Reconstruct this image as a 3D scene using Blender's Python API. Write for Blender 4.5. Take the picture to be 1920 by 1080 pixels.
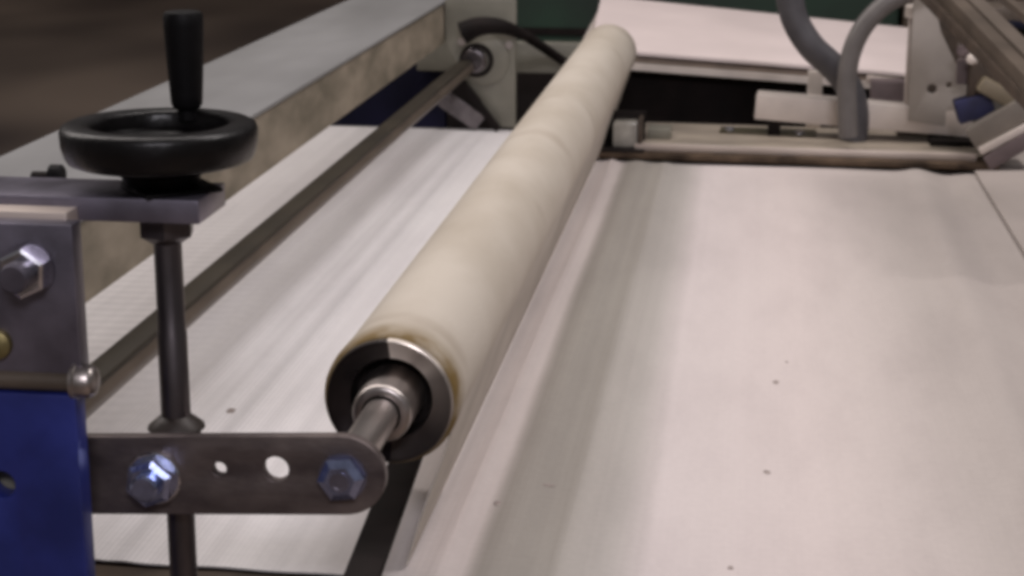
import bpy, bmesh, math, random
from mathutils import Vector, Matrix, noise
random.seed(7)
sc = bpy.context.scene
for o in list(bpy.data.objects): bpy.data.objects.remove(o)
OZ = 1.45                      # camera height above the floor; geometry below is measured from the camera
# ---------------------------------------------------------------- camera
XC = Vector((0.99127705, 0.03593795, -0.12680013))     # world axes seen from the camera (right, down, forward)
YC = Vector((0.1317753, -0.25381068, 0.95823557))
ZC = Vector((0.00225379, -0.96658606, -0.25633243))
cam = bpy.data.cameras.new('camera'); co = bpy.data.objects.new('camera', cam)
sc.collection.objects.link(co); sc.camera = co
co.matrix_world = Matrix(((XC[0], -XC[1], -XC[2], 0), (YC[0], -YC[1], -YC[2], 0), (ZC[0], -ZC[1], -ZC[2], OZ), (0, 0, 0, 1)))
cam.sensor_width = 36; cam.lens = 62.72; cam.clip_start = .02; cam.clip_end = 100
cam.dof.use_dof = True; cam.dof.focus_distance = 1.22; cam.dof.aperture_fstop = 20
# ---------------------------------------------------------------- world and lamps
w = bpy.data.worlds.new('World'); sc.world = w; w.use_nodes = True
bg = w.node_tree.nodes['Background']; bg.inputs[0].default_value = (1.0, .94, .93, 1); bg.inputs[1].default_value = .115
def area(name, loc, target, sx, sy, power, col):
    l = bpy.data.lights.new(name, 'AREA'); l.shape = 'RECTANGLE'; l.size = sx; l.size_y = sy; l.energy = power; l.color = col
    o = bpy.data.objects.new(name, l); sc.collection.objects.link(o)
    o.location = Vector(loc) + Vector((0, 0, OZ))
    d = Vector(target) - Vector(loc)
    o.rotation_euler = d.to_track_quat('-Z', 'Y').to_euler(); return o
area('ceiling_lamp_right', (1.35, 1.9, 2.5), (-.2, 1.9, -.5), .26, 2.4, 63, (1.0, .94, .93))
area('ceiling_lamp_left', (-1.68, 2.6, 2.6), (-.2, 2.3, -.5), .20, 4.6, 53, (1.0, .93, .90))
area('ceiling_lamp_far_left', (-2.64, 2.6, 2.6), (-.2, 2.3, -.5), .50, 4.6, 52, (1.0, .92, .88))
area('near_fill_light', (.5, -1.9, 1.7), (-.3, 1.1, -.3), .9, .5, 52, (.97, .93, 1.0))  # fill light added behind the camera to brighten front-facing metal
sc.view_settings.view_transform = 'Standard'; sc.view_settings.look = 'None'
sc.view_settings.exposure = 0.0; sc.view_settings.gamma = 1
sc.cycles.use_denoising = True
sc.cycles.pixel_filter_type = 'BLACKMAN_HARRIS'; sc.cycles.filter_width = 4.2
sc.cycles.max_bounces = 8

# ---------------------------------------------------------------- helpers
def at(u, v, y):               # the point of the plane y that the photograph shows at (u, v)
    p = Vector((u - 960, v - 540, 3345.0)); r = Vector((XC.dot(p), YC.dot(p), ZC.dot(p)))
    return r * (y / r.y)
def atz(u, v, z):
    p = Vector((u - 960, v - 540, 3345.0)); r = Vector((XC.dot(p), YC.dot(p), ZC.dot(p)))
    return r * (z / r.z)
def tag(o, label=None, cat=None, group=None, kind=None):
    if label: o['label'] = label
    if cat: o['category'] = cat
    if group: o['group'] = group
    if kind: o['kind'] = kind
    return o
def thing(name, label, cat, base, group=None):
    o = bpy.data.objects.new(name, None); sc.collection.objects.link(o)
    o.location = (base[0], base[1], base[2] + OZ); o.empty_display_size = .02
    o['b'] = list(base); tag(o, label, cat, group); return o
def basep(o): return Vector(o['b'])
def build(name, bm, m, parent=None, base=None, ang=35, smooth=True):
    b = basep(parent) if parent is not None else (Vector(base) if base is not None else None)
    if b is None:
        xs = [v.co for v in bm.verts]
        b = Vector(((min(c.x for c in xs) + max(c.x for c in xs)) / 2, (min(c.y for c in xs) + max(c.y for c in xs)) / 2, min(c.z for c in xs)))
    for v in bm.verts: v.co -= b
    bmesh.ops.recalc_face_normals(bm, faces=bm.faces)
    me = bpy.data.meshes.new(name); bm.to_mesh(me); bm.free()
    if smooth:
        for p in me.polygons: p.use_smooth = True
        me.set_sharp_from_angle(angle=math.radians(ang))
    o = bpy.data.objects.new(name, me); sc.collection.objects.link(o)
    if m: me.materials.append(m)
    o['b'] = list(b)
    if parent is not None: o.parent = parent
    else: o.location = (b.x, b.y, b.z + OZ)
    return o
def finish():                  # drop the helper property
    for o in bpy.data.objects:
        if 'b' in o: del o['b']
def box(bm, lo, hi, bev=0, M=None, seg=2):
    r = bmesh.ops.create_cube(bm, size=1)
    vs = r['verts']; lo = Vector(lo); hi = Vector(hi)
    for v in vs: v.co = Vector(((lo[i] + hi[i]) / 2 + v.co[i] * (hi[i] - lo[i]) for i in range(3)))
    if bev:
        es = list({e for v in vs for e in v.link_edges})
        r2 = bmesh.ops.bevel(bm, geom=es, offset=bev, segments=seg, affect='EDGES', profile=.6)
        vs = list({v for f in r2['faces'] for v in f.verts} | {v for v in vs if v.is_valid})
    if M is not None:
        for v in vs: v.co = M @ v.co
    return bm
def frame(d):
    d = Vector(d).normalized(); a = Vector((0, 0, 1)) if abs(d.z) < .9 else Vector((0, 1, 0))
    x = a.cross(d).normalized(); return x, d.cross(x), d
def lathe(bm, p, d, prof, n=48, rot=0, caps=True):      # prof: (distance along d, radius)
    x, y, z = frame(d); p = Vector(p); rings = []
    for t, r in prof:
        rings.append([bm.verts.new(p + z * t + (x * math.cos(rot + 2 * math.pi * k / n) + y * math.sin(rot + 2 * math.pi * k / n)) * r) for k in range(n)])
    for a, b in zip(rings, rings[1:]):
        for k in range(n): bm.faces.new((a[k], a[(k + 1) % n], b[(k + 1) % n], b[k]))
    if caps:
        if prof[0][1] > 1e-6: bm.faces.new(rings[0])
        if prof[-1][1] > 1e-6: bm.faces.new(rings[-1])
    return bm
def hexp(bm, p, d, r, h, rot=0, ch=.0012):
    return lathe(bm, p, d, [(0, r), (h - ch, r), (h, r - ch * 1.6)], 6, rot)
def tube(bm, pts, r, n=14, sub=8):
    P = [Vector(p) for p in pts]; Q = []
    for i in range(len(P) - 1):
        a, b, c, e = P[max(i - 1, 0)], P[i], P[i + 1], P[min(i + 2, len(P) - 1)]
        for k in range(sub):
            t = k / sub
            Q.append(.5 * ((2 * b) + (c - a) * t + (2 * a - 5 * b + 4 * c - e) * t * t + (3 * b - a - 3 * c + e) * t ** 3))
    Q.append(P[-1]); rings = []; x0 = None
    for i, q in enumerate(Q):
        d = (Q[min(i + 1, len(Q) - 1)] - Q[max(i - 1, 0)]).normalized()
        if x0 is None: x0 = frame(d)[0]
        x0 = (x0 - d * x0.dot(d)).normalized(); y0 = d.cross(x0)
        rr = r(i / (len(Q) - 1)) if callable(r) else r
        rings.append([bm.verts.new(q + (x0 * math.cos(2 * math.pi * k / n) + y0 * math.sin(2 * math.pi * k / n)) * rr) for k in range(n)])
    for a, b in zip(rings, rings[1:]):
        for k in range(n): bm.faces.new((a[k], a[(k + 1) % n], b[(k + 1) % n], b[k]))
    bm.faces.new(rings[0]); bm.faces.new(rings[-1]); return bm
def plate(outline, holes, y0, th, bev=.0008):           # outline and holes in the x-z plane, real openings
    cu = bpy.data.curves.new('outline', 'CURVE'); cu.dimensions = '2D'; cu.fill_mode = 'BOTH'
    cu.extrude = th / 2 - bev; cu.bevel_depth = bev; cu.bevel_resolution = 2; cu.offset = -bev
    for pts in [outline] + holes:
        s = cu.splines.new('POLY'); s.points.add(len(pts) - 1); s.use_cyclic_u = True
        for q, (a, b) in zip(s.points, pts): q.co = (a, b, 0, 1)
    o = bpy.data.objects.new('outline', cu); sc.collection.objects.link(o)
    bpy.context.view_layer.update()
    me = bpy.data.meshes.new_from_object(o.evaluated_get(bpy.context.evaluated_depsgraph_get()))
    bm = bmesh.new(); bm.from_mesh(me)
    bpy.data.objects.remove(o); bpy.data.meshes.remove(me); bpy.data.curves.remove(cu)
    for v in bm.verts: v.co = Vector((v.co.x, y0 + th / 2 - v.co.z, v.co.y))
    bmesh.ops.remove_doubles(bm, verts=bm.verts, dist=1e-6)
    return bm
def circ(cx, cz, r, n=32): return [(cx + r * math.cos(2 * math.pi * k / n), cz + r * math.sin(2 * math.pi * k / n)) for k in range(n)]
def tbox(bm, P8):              # six-faced solid from its eight corners (front ring, back ring)
    v = [bm.verts.new(p) for p in P8]
    for f in ((0, 1, 2, 3), (7, 6, 5, 4), (0, 4, 5, 1), (1, 5, 6, 2), (2, 6, 7, 3), (3, 7, 4, 0)): bm.faces.new([v[i] for i in f])
    return bm
def beam_between(bm, a, b, wx, wz, bev=0):              # rectangular bar from a to b
    a = Vector(a); b = Vector(b); d = (b - a); L = d.length; y = d.normalized()
    x = y.cross(Vector((0, 0, 1))).normalized(); z = x.cross(y)
    M = Matrix(((x.x, y.x, z.x, a.x), (x.y, y.y, z.y, a.y), (x.z, y.z, z.z, a.z), (0, 0, 0, 1)))
    return box(bm, (-wx / 2, 0, -wz / 2), (wx / 2, L, wz / 2), bev, M)

WZ = -.523                      # height of the web; its object origin lies at x = WEBX
WEBX = -.115
# ---------------------------------------------------------------- materials
def mat(name, col, rough=.5, metal=0, var=.12, scale=20, stretch=(1, 1, 1), bump=.02, bscale=200, spec=.5, col2=None, detail=5, coat=0, rvar=.1):
    m = bpy.data.materials.new(name); m.use_nodes = True; nt = m.node_tree; N = nt.nodes; L = nt.links
    p = N['Principled BSDF']; tc = N.new('ShaderNodeTexCoord'); mp = N.new('ShaderNodeMapping'); mp.inputs['Scale'].default_value = stretch
    L.new(tc.outputs['Object'], mp.inputs[0])
    n1 = N.new('ShaderNodeTexNoise'); n1.inputs['Scale'].default_value = scale; n1.inputs['Detail'].default_value = detail
    L.new(mp.outputs[0], n1.inputs['Vector'])
    rp = N.new('ShaderNodeValToRGB'); rp.color_ramp.elements[0].position = .3; rp.color_ramp.elements[1].position = .7
    c = Vector(col); a = c * (1 - var); b = c * (1 + var) if col2 is None else Vector(col2)
    rp.color_ramp.elements[0].color = (*a, 1); rp.color_ramp.elements[1].color = (*[min(1, q) for q in b], 1)
    L.new(n1.outputs['Fac'], rp.inputs[0]); L.new(rp.outputs[0], p.inputs['Base Color'])
    p.inputs['Metallic'].default_value = metal; p.inputs['Specular IOR Level'].default_value = spec
    mr = N.new('ShaderNodeMapRange'); mr.inputs['To Min'].default_value = max(.03, rough - rvar); mr.inputs['To Max'].default_value = min(1, rough + rvar)
    L.new(n1.outputs['Fac'], mr.inputs[0]); L.new(mr.outputs[0], p.inputs['Roughness'])
    if bump:
        n2 = N.new('ShaderNodeTexNoise'); n2.inputs['Scale'].default_value = bscale; n2.inputs['Detail'].default_value = 4
        L.new(mp.outputs[0], n2.inputs['Vector'])
        bp = N.new('ShaderNodeBump'); bp.inputs['Strength'].default_value = 1; bp.inputs['Distance'].default_value = bump * .01
        L.new(n2.outputs['Fac'], bp.inputs['Height']); L.new(bp.outputs[0], p.inputs['Normal'])
    p.inputs['Coat Weight'].default_value = coat
    return m
black_plastic = mat('black_plastic', (.0035, .0028, .0030), .36, 0, .3, 60, bump=.03, bscale=220, spec=.30, rvar=.14)
black_grip = mat('black_grip', (.003, .0025, .003), .6, 0, .3, 60, bump=.02, spec=.16)
steel = mat('turned_steel', (.42, .38, .36), .36, 1, .15, 90, (1, .15, 1), bump=.01, bscale=400)
steel_dark = mat('dark_steel', (.16, .145, .15), .34, 1, .25, 70, bump=.02)
bright_zinc = mat('bright_zinc', (.72, .72, .78), .18, 1, .12, 150, bump=.01)
blue_reflection_mat = mat('blue_reflection_zinc', (.40, .46, .72), .22, 1, .15, 150, bump=.01)  # blue reflection of the frame put into the base colour
zinc = mat('galvanised_plate', (.180, .165, .205), .36, .75, .35, 22, bump=.02, bscale=120, rvar=.12)
link_steel = mat('link_plate_steel', (.105, .082, .084), .42, .6, .3, 24, (1, 1, 2), bump=.04, bscale=160, rvar=.14, col2=(.19, .155, .145))
navy_paint = mat('dark_navy_paint', (.006, .006, .022), .6, 0, .5, 6, bump=.02, spec=.2)
blue_paint = mat('blue_paint', (.014, .022, .145), .42, 0, .3, 14, col2=(.024, .036, .235), detail=9, bump=.02, bscale=150)
spindle_steel = mat('spindle_steel', (.12, .105, .11), .36, .9, .25, 60, (1, 1, .3), bump=.02)
alu_top = mat('grey_painted_beam', (.185, .182, .18), .55, .0, .10, 9, (1, .35, 1), col2=(.225, .222, .222), detail=9, bump=.03, bscale=90)
tan_paint = mat('tan_beam_face', (.20, .172, .125), .6, 0, .22, 16, (1, .8, 2), bump=.03, bscale=60, col2=(.345, .29, .225), detail=9)
grey_plate = mat('grey_green_plate', (.195, .185, .15), .5, .2, .2, 14, bump=.02)
alu = mat('aluminium_profile', (.62, .53, .47), .38, .35, .12, 25, (.3, 1, 1), bump=.015)
alu_pink = mat('pale_aluminium', (.62, .55, .50), .5, .15, .12, 18, bump=.015)
hose_grey = mat('grey_hose', (.072, .068, .074), .5, 0, .15, 40, bump=.02)
dark_metal = mat('black_painted_steel', (.011, .008, .0075), .75, 0, .4, 20, bump=.03, spec=.15)
brown_bar = mat('brown_grey_bar', (.115, .09, .07), .45, .3, .25, 12, bump=.03)
dark_brown = mat('rusty_dark_steel', (.06, .042, .03), .6, .1, .35, 30, bump=.03)
green_paint = mat('dark_green_paint', (.006, .022, .012), .6, 0, .4, 5, bump=.02)
board_white = mat('pale_board', (.72, .62, .60), .6, 0, .04, 8, bump=.01)
board_edge = mat('board_edge', (.17, .13, .105), .7, 0, .2, 30, bump=.02)
mauve = mat('mauve_plastic', (.12, .09, .092), .5, 0, .2, 20)
clear_block = mat('milky_block', (.34, .32, .28), .2, 0, .15, 60, coat=.5)
fleck_mat = mat('dark_lint', (.30, .25, .23), .9, 0, .3, 200)
yellow_glint_mat = mat('yellow_glint', (.20, .165, .075), .5, .8, .25, 60)  # yellowish glint put into the base colour of the screw
# floor: brown sealed concrete with broad darker stains
floor_mat = mat('brown_floor', (.075, .054, .050), .6, 0, .1, .7, (1, .6, 1), bump=.03, bscale=12, col2=(.42, .32, .25), detail=1)
# roller sleeve: cream felt with faint wrapped marks
def sleeve_material():
    m = bpy.data.materials.new('cream_sleeve'); m.use_nodes = True; N = m.node_tree.nodes; L = m.node_tree.links; p = N['Principled BSDF']
    tc = N.new('ShaderNodeTexCoord'); sp = N.new('ShaderNodeSeparateXYZ'); L.new(tc.outputs['Object'], sp.inputs[0])
    n1 = N.new('ShaderNodeTexNoise'); n1.inputs['Scale'].default_value = 13; n1.inputs['Detail'].default_value = 6
    mp = N.new('ShaderNodeMapping'); mp.inputs['Scale'].default_value = (1, .6, 1); L.new(tc.outputs['Object'], mp.inputs[0]); L.new(mp.outputs[0], n1.inputs['Vector'])
    rp = N.new('ShaderNodeValToRGB'); rp.color_ramp.elements[0].color = (.45, .395, .325, 1); rp.color_ramp.elements[1].color = (.55, .495, .425, 1)
    rp.color_ramp.elements[0].position = .3; rp.color_ramp.elements[1].position = .65; L.new(n1.outputs['Fac'], rp.inputs[0])
    # brown-yellow wear at both ends of the sleeve
    def ramp(a, b):
        r = N.new('ShaderNodeMapRange'); r.inputs['From Min'].default_value = a; r.inputs['From Max'].default_value = b; L.new(sp.outputs['Y'], r.inputs[0]); return r
    e1 = ramp(.035, .0)
    nn = N.new('ShaderNodeTexNoise'); nn.inputs['Scale'].default_value = 45; L.new(tc.outputs['Object'], nn.inputs['Vector'])
    mu = N.new('ShaderNodeMath'); mu.operation = 'MULTIPLY'; L.new(e1.outputs[0], mu.inputs[0]); L.new(nn.outputs['Fac'], mu.inputs[1])
    mu2 = N.new('ShaderNodeMath'); mu2.operation = 'MULTIPLY'; mu2.use_clamp = True; L.new(mu.outputs[0], mu2.inputs[0]); mu2.inputs[1].default_value = 1.9
    mx = N.new('ShaderNodeMixRGB'); mx.inputs['Color2'].default_value = (.17, .11, .035, 1); L.new(mu2.outputs[0], mx.inputs['Fac']); L.new(rp.outputs[0], mx.inputs['Color1'])
    # thin darker crescents where the wrapping overlaps
    wv = N.new('ShaderNodeTexWave'); wv.wave_type = 'BANDS'; wv.bands_direction = 'Y'; wv.inputs['Scale'].default_value = 1.15; wv.inputs['Distortion'].default_value = 4.5; wv.inputs['Detail'].default_value = 2; wv.inputs['Detail Scale'].default_value = 2
    L.new(tc.outputs['Object'], wv.inputs['Vector'])
    r2 = N.new('ShaderNodeValToRGB'); e = r2.color_ramp.elements; e[0].position = .0; e[0].color = (.86, .84, .82, 1); e[1].position = .07; e[1].color = (1, 1, 1, 1)
    L.new(wv.outputs['Fac'], r2.inputs[0])
    n3 = N.new('ShaderNodeTexNoise'); n3.inputs['Scale'].default_value = 14; L.new(tc.outputs['Object'], n3.inputs['Vector'])
    r3 = N.new('ShaderNodeValToRGB'); r3.color_ramp.elements[0].position = .48; r3.color_ramp.elements[1].position = .6; L.new(n3.outputs['Fac'], r3.inputs[0])
    m2 = N.new('ShaderNodeMixRGB'); m2.blend_type = 'MULTIPLY'; L.new(r3.outputs[0], m2.inputs['Fac']); L.new(mx.outputs[0], m2.inputs['Color1']); L.new(r2.outputs[0], m2.inputs['Color2'])
    L.new(m2.outputs[0], p.inputs['Base Color']); p.inputs['Roughness'].default_value = .6; p.inputs['Specular IOR Level'].default_value = .35
    n2 = N.new('ShaderNodeTexNoise'); n2.inputs['Scale'].default_value = 300; L.new(tc.outputs['Object'], n2.inputs['Vector'])
    bp = N.new('ShaderNodeBump'); bp.inputs['Distance'].default_value = .0003; L.new(n2.outputs['Fac'], bp.inputs['Height']); L.new(bp.outputs[0], p.inputs['Normal'])
    return m
# fabric web: fine ribs across and along the cloth
def web_material():
    m = bpy.data.materials.new('white_web'); m.use_nodes = True; N = m.node_tree.nodes; L = m.node_tree.links; p = N['Principled BSDF']
    tc = N.new('ShaderNodeTexCoord')
    n1 = N.new('ShaderNodeTexNoise'); n1.inputs['Scale'].default_value = 3.5; n1.inputs['Detail'].default_value = 4
    mp = N.new('ShaderNodeMapping'); mp.inputs['Scale'].default_value = (1.6, .5, 1); L.new(tc.outputs['Object'], mp.inputs[0]); L.new(mp.outputs[0], n1.inputs['Vector'])
    rp = N.new('ShaderNodeValToRGB'); rp.color_ramp.elements[0].color = (.82, .785, .79, 1); rp.color_ramp.elements[1].color = (.88, .85, .85, 1)
    rp.color_ramp.elements[0].position = .35; rp.color_ramp.elements[1].position = .65; L.new(n1.outputs['Fac'], rp.inputs[0])
    # roller's shadow bands and the left-to-right change in light, painted into the cloth colour
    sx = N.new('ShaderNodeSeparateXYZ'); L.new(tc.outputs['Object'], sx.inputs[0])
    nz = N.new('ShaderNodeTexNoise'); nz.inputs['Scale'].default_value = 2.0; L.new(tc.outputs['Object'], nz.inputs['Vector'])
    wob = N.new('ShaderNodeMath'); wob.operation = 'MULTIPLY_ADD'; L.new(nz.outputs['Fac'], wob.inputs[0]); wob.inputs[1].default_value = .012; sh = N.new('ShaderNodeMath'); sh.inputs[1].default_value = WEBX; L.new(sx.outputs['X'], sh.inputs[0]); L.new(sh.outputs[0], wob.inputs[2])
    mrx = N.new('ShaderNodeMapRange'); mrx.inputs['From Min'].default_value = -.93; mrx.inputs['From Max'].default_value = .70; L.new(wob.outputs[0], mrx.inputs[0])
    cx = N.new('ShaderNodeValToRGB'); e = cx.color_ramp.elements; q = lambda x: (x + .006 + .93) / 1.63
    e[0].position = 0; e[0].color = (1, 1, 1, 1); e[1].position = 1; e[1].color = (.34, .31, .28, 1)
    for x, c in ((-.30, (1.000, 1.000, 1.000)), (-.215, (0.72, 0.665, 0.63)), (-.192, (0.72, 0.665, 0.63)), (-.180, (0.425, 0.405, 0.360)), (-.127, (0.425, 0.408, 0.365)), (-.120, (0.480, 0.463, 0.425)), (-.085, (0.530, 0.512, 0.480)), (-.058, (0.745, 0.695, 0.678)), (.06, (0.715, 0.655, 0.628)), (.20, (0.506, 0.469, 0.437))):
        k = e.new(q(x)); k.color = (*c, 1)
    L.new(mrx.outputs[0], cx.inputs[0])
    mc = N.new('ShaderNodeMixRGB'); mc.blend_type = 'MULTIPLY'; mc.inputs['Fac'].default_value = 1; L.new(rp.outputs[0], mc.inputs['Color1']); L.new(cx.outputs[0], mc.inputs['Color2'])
    # faint weft ribs
    wv = N.new('ShaderNodeTexWave'); wv.bands_direction = 'Y'; wv.inputs['Scale'].default_value = 32; wv.inputs['Distortion'].default_value = .6; L.new(tc.outputs['Object'], wv.inputs['Vector'])
    wx = N.new('ShaderNodeTexWave'); wx.bands_direction = 'X'; wx.inputs['Scale'].default_value = 60; wx.inputs['Distortion'].default_value = .4; L.new(tc.outputs['Object'], wx.inputs['Vector'])
    ad = N.new('ShaderNodeMath'); ad.operation = 'ADD'; L.new(wv.outputs['Fac'], ad.inputs[0]); L.new(wx.outputs['Fac'], ad.inputs[1])
    mr = N.new('ShaderNodeMapRange'); mr.inputs['From Max'].default_value = 2; mr.inputs['To Min'].default_value = .985; mr.inputs['To Max'].default_value = 1.0; L.new(ad.outputs[0], mr.inputs[0])
    # ribbing that shows on the cloth left of the roller
    ry = N.new('ShaderNodeTexWave'); ry.bands_direction = 'Y'; ry.inputs['Scale'].default_value = 13; ry.inputs['Distortion'].default_value = .8; L.new(tc.outputs['Object'], ry.inputs['Vector'])
    rx = N.new('ShaderNodeTexWave'); rx.bands_direction = 'X'; rx.inputs['Scale'].default_value = 78; rx.inputs['Distortion'].default_value = .5; L.new(tc.outputs['Object'], rx.inputs['Vector'])
    ra = N.new('ShaderNodeMath'); ra.operation = 'ADD'; L.new(ry.outputs['Fac'], ra.inputs[0]); L.new(rx.outputs['Fac'], ra.inputs[1])
    rm = N.new('ShaderNodeMapRange'); rm.inputs['To Min'].default_value = .87; rm.inputs['To Max'].default_value = 1.03; L.new(rx.outputs['Fac'], rm.inputs[0])
    rn = N.new('ShaderNodeMapRange'); rn.inputs['To Min'].default_value = .90; rn.inputs['To Max'].default_value = 1.02; L.new(ry.outputs['Fac'], rn.inputs[0])
    rf = N.new('ShaderNodeMapRange'); rf.inputs['From Min'].default_value = -.30; rf.inputs['From Max'].default_value = -.42; rf.inputs['To Max'].default_value = 1; L.new(sh.outputs[0], rf.inputs[0])
    rr = N.new('ShaderNodeMixRGB'); rr.blend_type = 'MULTIPLY'; L.new(rf.outputs[0], rr.inputs['Fac']); L.new(mc.outputs[0], rr.inputs['Color1']); L.new(rm.outputs[0], rr.inputs['Color2']); 
    rg = N.new('ShaderNodeMapRange'); rg.inputs['From Min'].default_value = -.50; rg.inputs['From Max'].default_value = -.60; rg.inputs['To Max'].default_value = 1; L.new(sh.outputs[0], rg.inputs[0])
    r3 = N.new('ShaderNodeMixRGB'); r3.blend_type = 'MULTIPLY'; L.new(rg.outputs[0], r3.inputs['Fac']); L.new(rr.outputs[0], r3.inputs['Color1']); L.new(rn.outputs[0], r3.inputs['Color2'])
    # fibres and faint grime over the whole cloth
    f1 = N.new('ShaderNodeTexNoise'); f1.inputs['Scale'].default_value = 160; f1.inputs['Detail'].default_value = 3; L.new(tc.outputs['Object'], f1.inputs['Vector'])
    f2 = N.new('ShaderNodeMapRange'); f2.inputs['To Min'].default_value = .93; f2.inputs['To Max'].default_value = 1.06; L.new(f1.outputs['Fac'], f2.inputs[0])
    r4 = N.new('ShaderNodeMixRGB'); r4.blend_type = 'MULTIPLY'; r4.inputs['Fac'].default_value = 1; L.new(r3.outputs[0], r4.inputs['Color1']); L.new(f2.outputs[0], r4.inputs['Color2'])
    g1 = N.new('ShaderNodeTexNoise'); g1.inputs['Scale'].default_value = 7; g1.inputs['Detail'].default_value = 8; g1.inputs['Roughness'].default_value = .65; L.new(mp.outputs[0], g1.inputs['Vector'])
    g2 = N.new('ShaderNodeMapRange'); g2.inputs['From Min'].default_value = .35; g2.inputs['From Max'].default_value = .55; g2.inputs['To Min'].default_value = .945; g2.inputs['To Max'].default_value = 1.0; L.new(g1.outputs['Fac'], g2.inputs[0])
    r5 = N.new('ShaderNodeMixRGB'); r5.blend_type = 'MULTIPLY'; r5.inputs['Fac'].default_value = 1; L.new(r4.outputs[0], r5.inputs['Color1']); L.new(g2.outputs[0], r5.inputs['Color2'])
    # long faint streaks running with the folds
    sm = N.new('ShaderNodeMapping'); sm.inputs['Scale'].default_value = (48, .35, 1); L.new(tc.outputs['Object'], sm.inputs[0])
    s1 = N.new('ShaderNodeTexNoise'); s1.inputs['Scale'].default_value = 1; s1.inputs['Detail'].default_value = 3; L.new(sm.outputs[0], s1.inputs['Vector'])
    s2 = N.new('ShaderNodeMapRange'); s2.inputs['From Min'].default_value = .3; s2.inputs['From Max'].default_value = .6; s2.inputs['To Min'].default_value = .88; s2.inputs['To Max'].default_value = 1.02; L.new(s1.outputs['Fac'], s2.inputs[0])
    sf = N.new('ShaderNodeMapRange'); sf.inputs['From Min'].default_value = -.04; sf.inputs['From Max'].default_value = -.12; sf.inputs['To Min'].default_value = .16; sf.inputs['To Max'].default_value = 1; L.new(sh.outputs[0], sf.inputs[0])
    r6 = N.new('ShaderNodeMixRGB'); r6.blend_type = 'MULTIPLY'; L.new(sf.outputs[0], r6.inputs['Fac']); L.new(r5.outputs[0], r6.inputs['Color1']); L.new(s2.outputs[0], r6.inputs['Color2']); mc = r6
    mx = N.new('ShaderNodeMixRGB'); mx.blend_type = 'MULTIPLY'; mx.inputs['Fac'].default_value = 1; L.new(mc.outputs[0], mx.inputs['Color1']); L.new(mr.outputs[0], mx.inputs['Color2'])
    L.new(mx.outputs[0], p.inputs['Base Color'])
    p.inputs['Roughness'].default_value = .62; p.inputs['Specular IOR Level'].default_value = .3
    bp = N.new('ShaderNodeBump'); bp.inputs['Distance'].default_value = .0002; bp.inputs['Strength'].default_value = .35; L.new(ad.outputs[0], bp.inputs['Height']); L.new(bp.outputs[0], p.inputs['Normal'])
    return m
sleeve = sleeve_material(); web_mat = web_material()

# ---------------------------------------------------------------- setting
bm = bmesh.new(); box(bm, (-14, -6, -OZ - .1), (14, 16, -OZ)); tag(build('floor', bm, floor_mat, smooth=False), kind='structure')
bm = bmesh.new(); box(bm, (-14, 15.8, -OZ + .001), (14, 16, 3)); tag(build('wall', bm, floor_mat, smooth=False), kind='structure')

# machine bed under the web
t = thing('machine_bed', 'dark steel bed of the machine running beneath the white fabric web', 'machine bed', (-.2, 2.05, -OZ))
bm = bmesh.new(); box(bm, (-1.0, 1.16, WZ - .07), (.75, 2.985, WZ - .012), .003); build('bed_plate', bm, dark_metal, t)
bm = bmesh.new(); box(bm, (-.93, 1.07, WZ - .075), (.75, 1.1585, WZ - .0035), .003); build('cross_beam', bm, dark_brown, t)
for x in (-.95, .68):
    for y in (1.2, 2.9):
        bm = bmesh.new(); box(bm, (x - .03, y - .03, -OZ), (x + .03, y + .03, WZ - .0705), .003); build('leg', bm, blue_paint, t)

# the fabric web with long soft folds
def g(x, c, s): return math.exp(-((x - c) / s) ** 2)
def web_h(x, y):
    h = .0016 * noise.noise(Vector((x * 9, y * .8, 1.3))) + .0022 * noise.noise(Vector((x * 3.5, y * .5, 4.1)))
    h += .0040 * g(x, -.205 + .004 * noise.noise(Vector((y * 1.5, 0, 0))), .006)      # sharp fold next to the roller
    h += .0025 * g(x, -.165, .014) - .0012 * g(x, -.187, .006)
    h += .0018 * g(x, -.122, .008)
    h += .0030 * g(x, -.535, .009) + .0028 * g(x, -.505, .010) - .0024 * g(x, -.487, .006) + .0024 * g(x, -.462, .008) + .0018 * g(x, -.435, .007) + .0022 * g(x, -.60, .010)
    xr = .255 + .012 * (y - 2.4)                                                        # folds drawing towards the right-hand selvage
    h += .0050 * g(x, xr, .020) - .0040 * g(x, xr + .045, .022)
    s = .13 + (2.3 - y) * .12
    h += .0040 * g(x, s, .03) * max(0, min(1, (2.2 - y) * 1.3)) - .003 * g(x, s + .05, .025) * max(0, min(1, (2.2 - y) * 1.3))
    return h * min(1, max(.12, (2.99 - y) * 6)) * min(1, .35 + (y - 1.15) * 6)
bm = bmesh.new(); NX, NY = 330, 90; x0, x1, y0, y1 = -.93, .70, 1.150, 3.0
gr = [[bm.verts.new((x0 + (x1 - x0) * i / NX, (y0 + (y1 - y0) * j / NY) if j else y0 + .003 * noise.noise(Vector((i * .1, 0, 0))), 0)) for i in range(NX + 1)] for j in range(NY + 1)]
for r in gr:
    for v in r: v.co.z = WZ + web_h(v.co.x, v.co.y)
for j in range(NY):
    for i in range(NX): bm.faces.new((gr[j][i], gr[j][i + 1], gr[j + 1][i + 1], gr[j + 1][i]))
ext = bmesh.ops.extrude_face_region(bm, geom=list(bm.faces))
for v in [e for e in ext['geom'] if isinstance(e, bmesh.types.BMVert)]: v.co.z -= .0015
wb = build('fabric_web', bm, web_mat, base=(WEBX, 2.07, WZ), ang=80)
tag(wb, 'wide white fabric web with long folds stretched flat under the cream roller', 'fabric')

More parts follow.
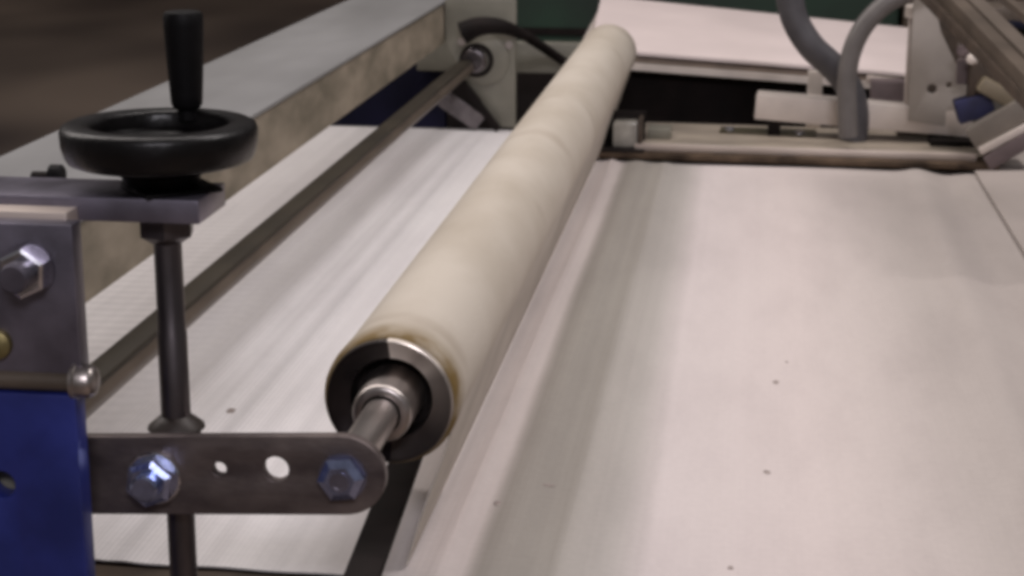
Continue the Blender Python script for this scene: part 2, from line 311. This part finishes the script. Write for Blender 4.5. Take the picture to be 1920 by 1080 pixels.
# small dark lint on the web
def fleck(u, v, sx, sy, label):
    p = atz(u, v, WZ); p.z = WZ + web_h(p.x, p.y) + .0004
    bm = bmesh.new(); n = 9; ring = []
    for k in range(n):
        a = 2 * math.pi * k / n; r = 1 + .25 * random.uniform(-1, 1); ring.append(bm.verts.new((p.x + sx * r * math.cos(a), p.y + sy * r * math.sin(a), p.z)))
    top = bm.verts.new((p.x, p.y, p.z + .0012)); bot = bm.verts.new((p.x, p.y, p.z - .0004))
    for k in range(n): bm.faces.new((ring[k], ring[(k + 1) % n], top)); bm.faces.new((ring[(k + 1) % n], ring[k], bot))
    tag(build('lint_fleck', bm, fleck_mat), label, 'lint', 'dark flecks of lint on the white web')
fleck(1455, 717, .0034, .0060, 'small dark fleck in the middle of the bright part of the web')
fleck(1438, 885, .0030, .0045, 'dark fleck on the bright web, nearer the viewer than the middle one')
fleck(1475, 680, .0016, .0024, 'faintest tiny fleck just beyond the middle dark fleck on bright web')
fleck(1027, 911, .0062, .0024, 'thin dash-like dark thread lying on the shaded strip of web')
fleck(933, 943, .0034, .0048, 'dark smudge-like fleck on the fold edge beside the shaded strip')
fleck(1370, 1065, .0022, .0030, 'small dark fleck closest to the near edge of the web')
fleck(433, 772, .0046, .0075, 'brown fleck on the web between the threaded spindle and the roller')

# ---------------------------------------------------------------- felt roller
RX, RZ, RR = -.2368, -.3908, .0468
t = thing('felt_roller', 'long cream sleeved roller with dark steel end running away over the web', 'roller', (RX, 1.15, RZ))
bm = bmesh.new()
lathe(bm, (RX, 1.150, RZ), (0, 1, 0), [(.03, .0446), (.0, .0446), (.0012, .0462), (.004, .0474), (.012, RR + .0010), (.05, RR), (.5, RR), (1.0, RR + .0004), (1.5, RR), (1.86, RR + .0004), (1.885, RR + .001), (1.90, RR - .002), (1.908, .040), (1.9085, 0)], 96, caps=False)
o = build('sleeve', bm, sleeve, t, ang=50)
# the sleeve material reads its end wear from y = 0 at the near end
bm = bmesh.new()
lathe(bm, (RX, 1.146, RZ), (0, 1, 0), [(.034, .0270), (.014, .0275), (.0080, .0290), (.0015, .0415), (-.0005, .0430), (.0, .0440), (.0030, .0446), (.010, .0440)], 96, caps=False)
ringm = mat('two_tone_ring_steel', (.055, .048, .055), .30, 1, .3, 30, bump=.0, detail=3)
N_ = ringm.node_tree.nodes; L_ = ringm.node_tree.links; pb = N_['Principled BSDF']       # one arc of the ring is paler and less metallic
tc_ = N_.new('ShaderNodeTexCoord'); sp_ = N_.new('ShaderNodeSeparateXYZ'); L_.new(tc_.outputs['Object'], sp_.inputs[0])
at_ = N_.new('ShaderNodeMath'); at_.operation = 'ARCTAN2'; L_.new(sp_.outputs['X'], at_.inputs[0]); L_.new(sp_.outputs['Z'], at_.inputs[1])
cr_ = N_.new('ShaderNodeMapRange'); cr_.inputs['From Min'].default_value = -math.pi; cr_.inputs['From Max'].default_value = math.pi; L_.new(at_.outputs[0], cr_.inputs[0])
rr_ = N_.new('ShaderNodeValToRGB'); ee = rr_.color_ramp.elements; ee[0].position = 0; ee[0].color = (0, 0, 0, 1); ee[1].position = 1; ee[1].color = (.12, .12, .12, 1)
for a_, c_ in ((-.50, .10), (-.02, .18), (.00, 1.0), (.34, .80), (.55, .55), (.85, .75), (1.10, .42), (1.7, .28), (2.3, .12)):
    k_ = ee.new(.5 + a_ / (2 * math.pi)); k_.color = (c_, c_, c_, 1)
L_.new(cr_.outputs[0], rr_.inputs[0]); mx_ = N_.new('ShaderNodeMixRGB'); mx_.inputs['Color2'].default_value = (.92, .82, .72, 1)
old_ = pb.inputs['Base Color'].links[0].from_socket; L_.new(old_, mx_.inputs['Color1']); L_.new(rr_.outputs[0], mx_.inputs['Fac']); L_.new(mx_.outputs[0], pb.inputs['Base Color'])
me_ = N_.new('ShaderNodeMapRange'); me_.inputs['To Min'].default_value = 1.0; me_.inputs['To Max'].default_value = .1; L_.new(rr_.outputs[0], me_.inputs[0]); L_.new(me_.outputs[0], pb.inputs['Metallic'])
build('end_ring', bm, ringm, t, ang=40)
bm = bmesh.new(); lathe(bm, (RX, 1.172, RZ), (0, 1, 0), [(0, .0295), (.006, .0295)], 64); build('end_plate', bm, dark_metal, t)
bm = bmesh.new(); lathe(bm, (RX, 1.118, RZ), (0, 1, 0), [(0, .0135), (0, .0175), (.0012, .0195), (.004, .0205), (.050, .0215), (.053, .0215)], 64, caps=False)
build('bearing_hub', bm, steel, t, ang=60)
bm = bmesh.new(); lathe(bm, (RX, 1.0085, RZ), (0, 1, 0), [(0, .0105), (.0015, .0120), (.160, .0120)], 48); build('shaft', bm, steel, t)

bm = bmesh.new(); lathe(bm, (RX, 3.045, RZ), (0, 1, 0), [(0, .0120), (.20, .0120)], 32); build('shaft', bm, steel, t)
# cloth flap joining the underside of the roller to the web
bm = bmesh.new(); prof = [(-.1945, -.4085), (-.1975, -.421), (-.2035, -.438), (-.2115, -.462), (-.2195, -.487), (-.2255, -.508), (-.2290, -.5195)]
NYF = 70; rows = []
for j in range(NYF + 1):
    y = 1.160 + (2.995 - 1.160) * j / NYF
    rows.append([bm.verts.new((x + .0022 * math.sin(k / 6 * math.pi) * noise.noise(Vector((y * 6, k * .3, 0))), y + (.004 * k / 6 if j == 0 else 0), z)) for k, (x, z) in enumerate(prof)])
for a, b in zip(rows, rows[1:]):
    for k in range(6): bm.faces.new((a[k], a[k + 1], b[k + 1], b[k]))
ex = bmesh.ops.extrude_face_region(bm, geom=list(bm.faces))
for v in [e for e in ex['geom'] if isinstance(e, bmesh.types.BMVert)]: v.co.x -= .0012
tag(build('cloth_flap', bm, mat('beige_cloth', (.46, .41, .355), .7, 0, .08, 18, (1, .4, 1), col2=(.57, .515, .455), detail=6, bump=.03, bscale=250), ang=80), 'beige cloth flap joining the underside of the cream roller to the web', 'cloth')
# ---------------------------------------------------------------- link arm
t = thing('link_arm', 'flat grey steel link arm with rounded end, two holes and two bolts', 'link arm', (-.3, 1.0, -.42))
ang = math.atan2(.0062, .119); c2 = (-.2362, -.3900); hh = .0256
ca, sa = math.cos(ang), math.sin(ang)
def rot(a, b): return (c2[0] + a * ca - b * sa, c2[1] + a * sa + b * ca)
out = [rot(-.164, hh), rot(-.164, -hh)] + [rot(.0 + hh * 1.04 * math.cos(q), hh * math.sin(q)) for q in [math.radians(-90 + 7.5 * k) for k in range(25)]]
def ctr(u, v): p = at(u, v, 1.0); return p.x, p.z
h1 = ctr(411, 880); h2 = ctr(517, 880)
bm = plate(out, [circ(*h1, .0044), circ(*h2, .0080)], 1.0, .008)
build('arm_plate', bm, link_steel, t, ang=40)
b1 = ctr(290, 895); b2 = ctr(643, 893)
bm = bmesh.new(); lathe(bm, (b1[0], 1.0, b1[1]), (0, -1, 0), [(0, .0172), (.0022, .0172), (.003, .0164)], 40); wsh = build('washer', bm, bright_zinc, t)
bm = bmesh.new(); hexp(bm, (b1[0], .9968, b1[1]), (0, -1, 0), .0155, .011, .35, .0022); hb = build('hex_nut', bm, blue_reflection_mat, t, ang=25)
bm = bmesh.new(); lathe(bm, (b1[0], .9858, b1[1]), (0, -1, 0), [(0, .0086), (.006, .0086), (.0075, .0072)], 32); build('stud_end', bm, blue_reflection_mat, t)
bm = bmesh.new(); lathe(bm, (b2[0], 1.0, b2[1]), (0, -1, 0), [(0, .0150), (.0015, .0150)], 40); build('washer', bm, zinc, t)
bm = bmesh.new(); hexp(bm, (b2[0], .9985, b2[1]), (0, -1, 0), .0148, .0085, .1, .0032); bh = build('hex_head', bm, blue_reflection_mat, t, ang=25)
bm = bmesh.new(); lathe(bm, (b2[0], .9900, b2[1]), (0, -1, 0), [(0, .0062), (.0004, .0062), (.0006, .0050), (0.0002, .0045)], 24); build('head_mark', bm, zinc, t)
# pivot block behind the arm, on the spindle
SX, SY = -.3482, 1.025
t = thing('spindle_nut_block', 'dark round nut block on the spindle just behind the link arm', 'nut block', (SX, SY, -.42))
bm = bmesh.new(); lathe(bm, (SX, SY, -.412), (0, 0, 1), [(0, .0150), (.003, .0150), (.038, .0150), (.0395, .0180), (.0410, .0175), (.046, .0115), (.048, .0090)], 40); build('nut_body', bm, mat('dark_greasy_steel', (.022, .015, .012), .5, .2, .3, 60), t)
bm = bmesh.new(); box(bm, (b1[0] - .009, 1.0085, b1[1] - .010), (b1[0] + .009, 1.016, b1[1] + .010), .001); build('pivot_lug', bm, spindle_steel, t)

# ---------------------------------------------------------------- handwheel with spindle
t = thing('handwheel', 'black plastic handwheel with upright crank grip on its steel spindle', 'handwheel', (SX, SY, -.24))
WX, WYc = -.3500, 1.025
bm = bmesh.new()
R = .0590
lathe(bm, (WX, WYc, -.2000), (0, 0, 1), [(-.002, R - .006), (-.003, R - .009), (.000, R - .0165), (.005, R - .0185), (.018, R - .0182), (.0205, R - .0165), (.0215, R - .012), (.0212, R - .0045), (.0195, R - .0012), (.0165, R), (.008, R - .0004), (.002, R - .0020), (-.001, R - .0038), (-.002, R - .006)], 96, caps=False)
build('wheel_rim', bm, black_plastic, t, ang=50)
bm = bmesh.new()
lathe(bm, (WX, WYc, -.2000), (0, 0, 1), [(-.010, .026), (-.001, R - .013), (.0125, R - .0165), (.0090, R - .022), (.0055, .020), (.0060, .016), (.011, .013), (.0125, .009), (.0118, .0)], 72, caps=False)
build('wheel_dish', bm, black_plastic, t, ang=50)
bm = bmesh.new(); lathe(bm, (WX, WYc, -.2170), (0, 0, 1), [(0, .0215), (.004, .0235), (.008, .0245), (.012, .0265), (.018, .024)], 56); build('hub', bm, black_grip, t)
gx, gy = -.3455, 1.0665
bm = bmesh.new(); lathe(bm, (gx, gy, -.1780), (0, 0, 1), [(-.006, .0060), (.0005, .0060), (.0010, .0080), (.0040, .0097), (.010, .0101), (.030, .0113), (.052, .0123), (.0580, .0123), (.0605, .0112), (.0612, .0085), (.0606, .0)], 48)
build('crank_grip', bm, black_grip, t, ang=50)
bm = bmesh.new(); lathe(bm, (SX, SY, -.60), (0, 0, 1), [(0, .0088), (.233, .0088), (.2335, .0092), (.290, .0092), (.291, .0086), (.350, .0086), (.395, .0086)], 40)
build('spindle', bm, spindle_steel, t)

# mounting bracket with its bush and black washer plate
t = thing('bracket_bar', 'grey flat bracket bar that carries the handwheel above the frame plate', 'bracket', (-.45, 1.02, -.236))
bm = bmesh.new(); box(bm, (-.66, .995, -.2345), (-.3180, 1.050, -.2200), .0012); build('flat_bar', bm, zinc, t)
bm = bmesh.new(); hexp(bm, (SX, SY, -.2350), (0, 0, -1), .0175, .018, .3, .005); build('bush_nut', bm, spindle_steel, t, ang=25)
bm = bmesh.new(); box(bm, (-.024, -.024, -.2198), (.024, .024, -.2172), .001, Matrix.Translation((SX + .004, SY, 0)) @ Matrix.Rotation(math.radians(38), 4, 'Z')); build('washer_plate', bm, black_grip, t)
bm = bmesh.new(); box(bm, (-.66, .9762, -.2445), (-.392, .9945, -.2255), .001); build('angle_strip', bm, alu, t)

# ---------------------------------------------------------------- near side frame
t = thing('side_frame', 'blue painted machine side frame with galvanised upper plate and bolts', 'machine frame', (-.45, .965, -OZ))
bm = plate([(-.66, -OZ), (-.3855, -OZ), (-.3855, -.3310), (-.66, -.3310)], [circ(-.4350, -.3890, .0085)], .955, .016); build('blue_panel', bm, blue_paint, t, ang=30)
bm = bmesh.new(); box(bm, (-.460, .9712, -.45), (-.410, .975, -.335), 0); build('slot_backing', bm, grey_plate, t)
bm = bmesh.new(); box(bm, (-.66, .960, -.3200), (-.3830, .9750, -.2290), .0012); build('upper_plate', bm, zinc, t)
bm = bmesh.new(); lathe(bm, (-.66, .962, -.3245), (1, 0, 0), [(0, .0062), (.272, .0062)], 32); build('cross_rod', bm, brown_bar, t)
bm = bmesh.new(); lathe(bm, (-.3880, .962, -.3235), (1, 0, 0), [(0, .0115), (.002, .0115), (.003, .0100), (.010, .0100), (.0125, .0085), (.0140, .0055), (.0143, 0)], 32); build('cap_nut', bm, steel, t)
bx, bz = -.4105, -.2560
bm = bmesh.new(); lathe(bm, (bx, .960, bz), (0, -1, 0), [(0, .0160), (.002, .0160)], 36); build('washer', bm, zinc, t)
bm = bmesh.new(); hexp(bm, (bx, .958, bz), (0, -1, 0), .0150, .0110, .45); build('hex_nut', bm, bright_zinc, t, ang=25)
bm = bmesh.new(); lathe(bm, (bx, .947, bz), (0, -1, 0), [(0, .0088), (.010, .0088), (.0115, .0075)], 28); build('stud_end', bm, zinc, t)
bm = bmesh.new(); lathe(bm, (-.4330, .960, -.3020), (0, -1, 0), [(0, .0095), (.004, .0090), (.006, .006), (.0065, 0)], 28); build('dome_screw', bm, yellow_glint_mat, t)

# ---------------------------------------------------------------- left rectangular beam
t = thing('rectangular_beam', 'long grey topped box beam with tan side running along the left of the web', 'beam', (-.6, 2, -.375))
bm = bmesh.new(); tbox(bm, [(-.676, .97, -.373), (-.514, .97, -.375), (-.516, .97, -.310), (-.676, .97, -.310), (-.676, 3.08, -.373), (-.514, 3.08, -.375), (-.516, 3.08, -.310), (-.676, 3.08, -.310)]); build('beam_body', bm, tan_paint, t)
bm = bmesh.new(); box(bm, (-.680, .968, -.3098), (-.5135, 3.085, -.3050), .001); build('top_cover', bm, alu_top, t)
# black thumb screw lying on the beam
p = atz(86, 336, -.300)
t = thing('thumb_screw', 'small black screw with thick head lying on top of the grey beam', 'screw', (p.x, p.y, -.305))
bm = bmesh.new(); lathe(bm, (p.x - .012, p.y, -.2985), (1, 0, 0), [(0, .0045), (.001, .0052), (.017, .0052)], 24); build('shank', bm, dark_metal, t)
bm = bmesh.new(); lathe(bm, (p.x + .004, p.y, -.2960), (1, 0, 0), [(0, .008), (.001, .0090), (.010, .0090), (.012, .007)], 24); build('head', bm, black_grip, t)

# ---------------------------------------------------------------- thin guide rod and its far bearing plate
BX, BZ = -.471, -.412
t = thing('guide_rod', 'thin brown steel guide rod parallel to the roller above the left web', 'rod', (BX, 1.0, BZ - .012))
bm = bmesh.new(); box(bm, (BX - .013, 1.06, BZ + .0065), (BX + .0085, 2.985, BZ + .0115), .001); build('rod_flange', bm, mat('dark_olive_steel', (.030, .023, .014), .6, .1, .3, 12), t)
bm = bmesh.new(); lathe(bm, (BX, 1.05, BZ - .002), (0, 1, 0), [(0, .0108), (1.94, .0108)], 36); build('rod_body', bm, brown_bar, t)
t = thing('bearing_plate', 'grey end plate holding the guide rod bearing at the far side', 'bearing plate', (-.45, 3.0, -.522))
bm = plate([(-.512, -.372), (-.512, -.300), (-.392, -.300), (-.392, -.518), (-.430, -.518), (-.452, -.470), (-.485, -.430)], [circ(-.458, -.403, .030)], 3.0, .014); build('plate_body', bm, grey_plate, t, ang=30)
bm = bmesh.new(); lathe(bm, (-.458, 3.0, -.403), (0, -1, 0), [(-.012, .0295), (.006, .0295), (.008, .0270), (.008, .0215)], 40, caps=False); build('bearing_ring', bm, dark_metal, t)
bm = bmesh.new(); lathe(bm, (-.461, 2.999, -.403), (0, -1, 0), [(-.010, .0212), (.012, .0212), (.015, .0180), (.0155, .0150), (.010, .0140), (.010, .0)], 40); build('shaft_collar', bm, steel_dark, t)
bm = bmesh.new(); lathe(bm, (-.446, 2.9995, -.402), (0, -1, 0), [(0, .043), (.004, .043), (.005, .041)], 48); build('flange_disc', bm, grey_plate, t)
bm = bmesh.new(); beam_between(bm, at(868, 158, 2.985), at(935, 243, 2.985), .008, .012, .001); build('strut', bm, dark_metal, t)
bm = bmesh.new(); beam_between(bm, at(828, 182, 2.975), at(900, 232, 2.985), .006, .030, .001); build('inner_web', bm, steel_dark, t)
bm = bmesh.new(); lathe(bm, at(955, 84, 2.998), (0, -1, 0), [(0, .007), (.004, .007)], 6); build('bolt_head', bm, steel, t)
bm = bmesh.new(); lathe(bm, at(866, 78, 2.998), (0, -1, 0), [(0, .007), (.004, .007)], 6); build('bolt_head', bm, steel, t)
# far side panel
t = thing('far_side_frame', 'dark blue and black far side frame behind the end of the web', 'machine frame', (-.3, 3.3, -OZ))
bm = bmesh.new(); box(bm, (-.80, 3.24, -OZ), (-.555, 3.27, -.40), .002); build('blue_panel', bm, navy_paint, t)
bm = plate([(-.640, -OZ), (.80, -OZ), (.80, -.523), (-.640, -.430)], [], 3.34, .02); build('black_panel', bm, dark_metal, t)
bm = bmesh.new(); box(bm, (-.60, 3.20, -.452), (-.29, 3.235, -.398), .002); build('cross_rail', bm, grey_plate, t)
# black cable
bm = bmesh.new(); tube(bm, [at(868, 62, 2.965), at(898, 50, 2.965), at(940, 50, 2.968), at(982, 66, 3.02), at(1035, 100, 3.15), at(1075, 128, 3.18), at(1120, 150, 3.2)], lambda s: .020 - .022 * s if s < .5 else .009 - .003 * (s - .5))
tag(build('black_cable', bm, dark_metal), 'black cable arching over the far bearing plate and running down behind the roller', 'cable')

# ---------------------------------------------------------------- pale boards on the far table
t = thing('board_stack', 'stack of pale boards with layered front edge on the far table', 'board stack', (0, 3.4, -.47))
def slab(f0, f1, b1_, b0, th, m, name, dz=0):
    Z = Vector((0, 0, 1)); P = [Vector(q) + Z * dz for q in (f0, f1, b1_, b0)]
    bm = bmesh.new(); tbox(bm, [q - Z * th for q in P] + P); return build(name, bm, m, t, smooth=False)
f0 = at(1105, 90, 3.3); f1 = at(1720, 139, 3.3); k0 = at(1133, 0, 3.9); k0 = at(1128, -8, 3.9); k1 = at(1760, 58, 3.9)
slab(f0, f1, k1, k0, .006, board_white, 'board')
dn = Vector((0, 0, -1))
slab(f0 + Vector((-.004, .004, 0)), f1 + Vector((.0, .004, 0)), k1, k0, .005, board_edge, 'board', -.0075)
slab(f0 + Vector((-.010, -.004, 0)), f1 + Vector((.0, -.004, 0)), k1, k0, .004, board_edge, 'board', -.0140)
slab(f0 + Vector((-.030, -.010, 0)), f1 + Vector((.0, -.010, 0)), k1, k0, .012, alu_pink, 'board', -.0195)
# green machine behind
t = thing('green_cabinet', 'dark green machine cabinet standing behind the pale boards', 'cabinet', (0, 5.5, -OZ))
bm = bmesh.new(); box(bm, (-.95, 5.2, -OZ), (.42, 6.0, -.15), .01); build('cabinet_body', bm, green_paint, t)
bm = bmesh.new(); box(bm, (-.945, 5.192, -.62), (.415, 5.199, -.60), 0); build('lower_trim', bm, dark_metal, t)
t = thing('brown_cabinet', 'dark brown machine cabinet behind the triangular plate at right', 'cabinet', (1.3, 5.5, -OZ))
bm = bmesh.new(); box(bm, (.43, 5.15, -OZ), (2.6, 6.0, -.1), .01); build('cabinet_body', bm, dark_brown, t)

# ---------------------------------------------------------------- carriage over the web
t = thing('carriage_base', 'long aluminium base profile lying across the far side of the web', 'rail', (.09, 2.83, -.518))
def rbox(lo, hi, bev=.0015):
    c = Vector((.09, 2.83, 0)); M = Matrix.Translation(c) @ Matrix.Rotation(math.radians(-2.0), 4, 'Z') @ Matrix.Translation(-c)
    return box(bmesh.new(), lo, hi, bev, M)
build('base_foot', rbox((-.235, 2.728, -.5175), (.385, 2.99, -.5090)), mat('rust_stained_base', (.030, .018, .011), .65, 0, .3, 25, col2=(.11, .075, .05), spec=.2, detail=7), t)
build('base_body', rbox((-.178, 2.7695, -.5088), (.362, 2.985, -.5020)), mat('beige_grey_profile', (.30, .255, .205), .5, .1, .35, 22, (.4, 1, 1), detail=8), t)
build('front_lip', rbox((-.170, 2.756, -.5088), (.352, 2.7690, -.4985), .0008), alu, t)
p = atz(1436, 246, -.5)
build('slot_plate', rbox((p.x - .078, 2.895, -.5018), (p.x + .078, 2.945, -.4985)), mat('olive_plate', (.075, .065, .035), .45, .4, .25, 40), t)
for u, v in ((1368, 241), (1499, 247)):
    q = atz(u, v, -.496); bm = bmesh.new(); lathe(bm, (q.x, q.y, -.4990), (0, 0, 1), [(0, .0085), (.003, .0080), (.0055, .005), (.006, 0)], 20); build('screw', bm, bright_zinc, t)
q = atz(1795, 268, -.5); build('end_shade_block', rbox((q.x - .045, q.y - .02, -.5018), (q.x + .045, q.y + .05, -.4930)), dark_metal, t)  # dark block added to stand for the shadow at the right end
q = atz(1700, 250, -.5); build('dark_wedge', rbox((q.x - .02, q.y - .01, -.5018), (q.x + .055, q.y + .03, -.4960)), dark_brown, t)
# milky block with its dark bracket
t = thing('milky_block', 'small milky translucent block in a dark bracket beside the roller', 'block', (-.19, 2.8, -.509))
q = at(1174, 256, 2.78)
bm = bmesh.new(); box(bm, (q.x - .021, 2.770, -.5060), (q.x + .019, 2.810, -.4660), .005); build('block_body', bm, clear_block, t)
bm = bmesh.new(); box(bm, (q.x - .036, 2.742, -.5088), (q.x + .030, 2.815, -.5062), .001); build('bracket_foot', bm, dark_metal, t)
bm = bmesh.new(); box(bm, (q.x - .040, 2.812, -.5060), (q.x + .028, 2.822, -.455), .001); build('bracket_back', bm, dark_metal, t)
bm = bmesh.new(); box(bm, (q.x + .0195, 2.765, -.5060), (q.x + .0250, 2.815, -.4600), .001); build('bracket_side', bm, dark_brown, t)
bm = bmesh.new(); box(bm, (q.x + .030, 2.83, -.5018), (q.x + .068, 2.875, -.4850), .002)
tag(build('olive_clip', bm, grey_plate), 'grey olive clip on the base profile beside the milky block', 'clip')

# horizontal pale bar and triangular plate
t = thing('pale_bar', 'pale square aluminium bar fixed above the base profile', 'bar', (.18, 2.9, -.49))
a = at(1418, 196, 2.90); b = at(1822, 230, 2.88)
bm = bmesh.new(); beam_between(bm, a, b, .045, .041, .002); build('bar_body', bm, alu_pink, t)
bm = bmesh.new(); c = at(1436, 248, 2.94); box(bm, (a.x + .02, 2.89, -.5018), (a.x + .04, 2.91, a.z - .021), .001); build('bar_foot', bm, dark_metal, t)
bm = bmesh.new(); box(bm, (b.x - .04, 2.87, -.5018), (b.x - .02, 2.89, b.z - .021), .001); build('bar_foot', bm, dark_metal, t)
t = thing('triangular_plate', 'upright grey tapered plate with two dark holes rising from the bar', 'plate', (.3, 2.87, -.49))
def xz(u, v, y=2.865): p = at(u, v, y); return (p.x, p.z)
out = [xz(1702, 226), xz(1706, 120), xz(1714, -12), xz(1748, -12), xz(1764, 60), xz(1797, 130), xz(1818, 175), xz(1812, 243)]
bm = plate(out, [circ(*xz(1747, 166), .0078), circ(*xz(1779, 159), .0048)], 2.860, .010); build('plate_body', bm, mat('light_grey_plate', (.38, .34, .305), .5, .1, .12, 12), t, ang=30)
bm = bmesh.new(); p = at(1705, 205, 2.90); p2 = at(1710, 20, 2.90); beam_between(bm, p, Vector((p.x, p.y + .0001, p2.z)), .018, .018, .002); build('back_strip', bm, alu_pink, t)
bm = bmesh.new(); p = at(1711, 20, 2.885); lathe(bm, (p.x, p.y, p.z - .01), (0, 0, 1), [(0, .012), (.016, .012), (.020, .009)], 24); build('end_cap', bm, alu_pink, t)
# small block pieces behind the bar
p = at(1528, 155, 2.99)
bm = bmesh.new(); box(bm, (p.x - .012, 2.98, -.5018), (p.x + .012, 3.0, p.z + .02), .002)
tag(build('short_post', bm, alu_pink), 'short pinkish metal post standing behind the thick hose', 'post')
p = at(1672, 172, 3.02)
bm = bmesh.new(); box(bm, (p.x - .035, 3.0, -.5018 - .1), (p.x + .022, 3.04, p.z + .020), .003)
tag(build('mauve_box', bm, mauve), 'dull mauve box between the thin hose and the triangular plate', 'box')
bm = bmesh.new(); a = at(1625, 148, 3.05); b = at(1700, 156, 3.05); beam_between(bm, a, b, .02, .012, .001)
tag(build('thin_rail', bm, alu), 'thin pale rail just below the front edge of the boards', 'rail')

# hoses
Y = 2.86
bm = bmesh.new(); tube(bm, [at(1490, -420, Y + .12), at(1478, -220, Y + .04), at(1472, -80, Y), at(1480, -10, Y), at(1492, 40, Y), at(1522, 88, Y), at(1562, 125, Y + .01), at(1592, 165, Y + .01), at(1604, 215, Y + .01), at(1600, 262, Y + .01)], .0215, 24)
tag(build('thick_hose', bm, hose_grey), 'thick dark grey hose curving down in an s-bend onto the base profile', 'hose')
Y = 2.79
bm = bmesh.new(); tube(bm, [at(1900, -330, Y + .10), at(1840, -140, Y + .03), at(1765, -50, Y), at(1700, -14, Y), at(1655, 12, Y), at(1618, 52, Y), at(1596, 100, Y), at(1588, 150, Y), at(1588, 200, Y), at(1590, 256, Y)], .0150, 20)
tag(build('thin_hose', bm, mat('lighter_grey_hose', (.13, .118, .112), .45, 0, .12, 40)), 'thinner lighter grey hose bending down in front of the thick hose', 'hose')

# ---------------------------------------------------------------- diagonal structure at the right
def yb(u0, v0, y0, u1, v1, y1, wx, wz, m, name, label, cat, parent=None, bev=.002):
    bm = bmesh.new(); beam_between(bm, at(u0, v0, y0), at(u1, v1, y1), wx, wz, bev)
    o = build(name, bm, m, parent)
    if label: tag(o, label, cat)
    return o
t = thing('slanting_guard', 'brown grey slanting guard rails crossing the upper right corner', 'guard rail', (.3, 2.3, -.35))
yb(1735, -20, 2.60, 1965, 215, 2.10, .030, .016, dark_brown, 'lower_rail', None, None, t)
yb(1760, -25, 2.55, 1990, 215, 2.05, .020, .020, brown_bar, 'middle_rail', None, None, t)
yb(1795, -30, 2.55, 2030, 200, 2.05, .022, .010, mat('taupe_rail', (.13, .105, .085), .5, .2, .15, 12), 'upper_rail', None, None, t)
yb(1850, -30, 2.60, 2040, 130, 2.2, .012, .012, brown_bar, 'outer_rail', None, None, t)
t = thing('slatted_cover', 'dark slatted cover plate behind the slanting guard rails', 'cover', (.5, 2.9, -.4))
yb(1790, 25, 3.02, 1990, 25, 3.02, .10, .030, brown_bar, 'slat', None, None, t)
yb(1800, 62, 3.02, 1990, 70, 3.02, .10, .012, dark_metal, 'slat', None, None, t)
yb(1800, 96, 3.00, 1990, 106, 3.00, .08, .022, brown_bar, 'slat', None, None, t)
bm = bmesh.new(); p = at(1870, 160, 3.06); box(bm, (p.x - .06, 3.06, p.z - .12), (p.x + .30, 3.08, p.z + .085), .002); build('back_sheet', bm, mat('dull_grey_sheet', (.13, .12, .10), .6, 0, .2, 10), t)
yb(1888, 44, 2.98, 1990, 50, 2.98, .03, .012, navy_paint, 'blue_slat', None, None, t)
# clamp
t = thing('blue_clamp', 'dark blue clamp with cream and grey pieces at the bar end', 'clamp', (.38, 2.8, -.5))
bm = bmesh.new(); p = at(1826, 200, 2.80); box(bm, (-.028, -.02, -.018), (.028, .02, .018), .003, Matrix.Translation(p) @ Matrix.Rotation(math.radians(-18), 4, 'Y')); build('clamp_body', bm, mat('faded_navy', (.020, .022, .075), .6, 0, .3, 30), t)
bm = bmesh.new(); p = at(1868, 172, 2.78); box(bm, (-.030, -.02, -.012), (.030, .02, .012), .006, Matrix.Translation(p) @ Matrix.Rotation(math.radians(28), 4, 'Y')); build('cream_piece', bm, mat('cream_plastic', (.19, .155, .105), .5), t)
bm = bmesh.new(); p = at(1818, 138, 2.82); box(bm, (-.02, -.012, -.016), (.02, .012, .022), .004, Matrix.Translation(p)); build('knuckle', bm, mauve, t)
bm = bmesh.new(); p = at(1852, 150, 2.80); box(bm, (-.03, -.012, -.03), (.03, .012, .03), .004, Matrix.Translation(p)); build('hinge_block', bm, dark_brown, t)
bm = bmesh.new(); p = at(1812, 98, 2.80); lathe(bm, p, (-.4, -.9, .2), [(0, .010), (.02, .010), (.023, .007)], 20); build('pin', bm, mauve, t)
bm = bmesh.new(); p = at(1826, 112, 2.78); lathe(bm, p, (-.4, -.9, .2), [(0, .008), (.012, .008), (.014, .005)], 20); build('pin', bm, alu_pink, t)
# slanting end pieces running up to the right
t = thing('slanting_end_bar', 'grey and pinkish slanting bars rising at the right of the base profile', 'bar', (.4, 2.7, -.5))
yb(1822, 258, 2.76, 1975, 170, 2.74, .05, .032, mat('warm_grey_bar', (.20, .175, .15), .5, .2, .15, 20), 'upper_bar', None, None, t)
yb(1838, 282, 2.74, 1985, 205, 2.72, .03, .012, alu_pink, 'middle_bar', None, None, t)
yb(1852, 305, 2.73, 1990, 225, 2.71, .03, .022, mauve, 'lower_bar', None, None, t)
# pinkish guide sheet at the far right of the web
bm = bmesh.new()
P = [(.345, 2.95), (.345, 1.15), (.42, 1.15), (.42, 2.95)]
zz = lambda x: WZ + .0050 + (x - .345) * .06
v1 = [(x, y, zz(x)) for x, y in P]; tbox(bm, [Vector(q) - Vector((0, 0, .003)) for q in v1] + [Vector(q) for q in v1])
tag(build('guide_sheet', bm, mat('pinkish_beige_sheet', (.37, .325, .30), .55, 0, .06, 6)), 'pinkish beige guide sheet along the right side of the web', 'sheet')
# flat black piece standing in for the shadow gap below the roller end
bm = bmesh.new(); a = Vector((-.2380, 1.02, -.487)); b = Vector((-.2562, 1.33, -.487)); beam_between(bm, a, b, .024, .006, .001)
tag(build('shadow_strip', bm, dark_metal), 'black strip standing for the dark shadow beneath the roller end', 'shadow strip')
finish()
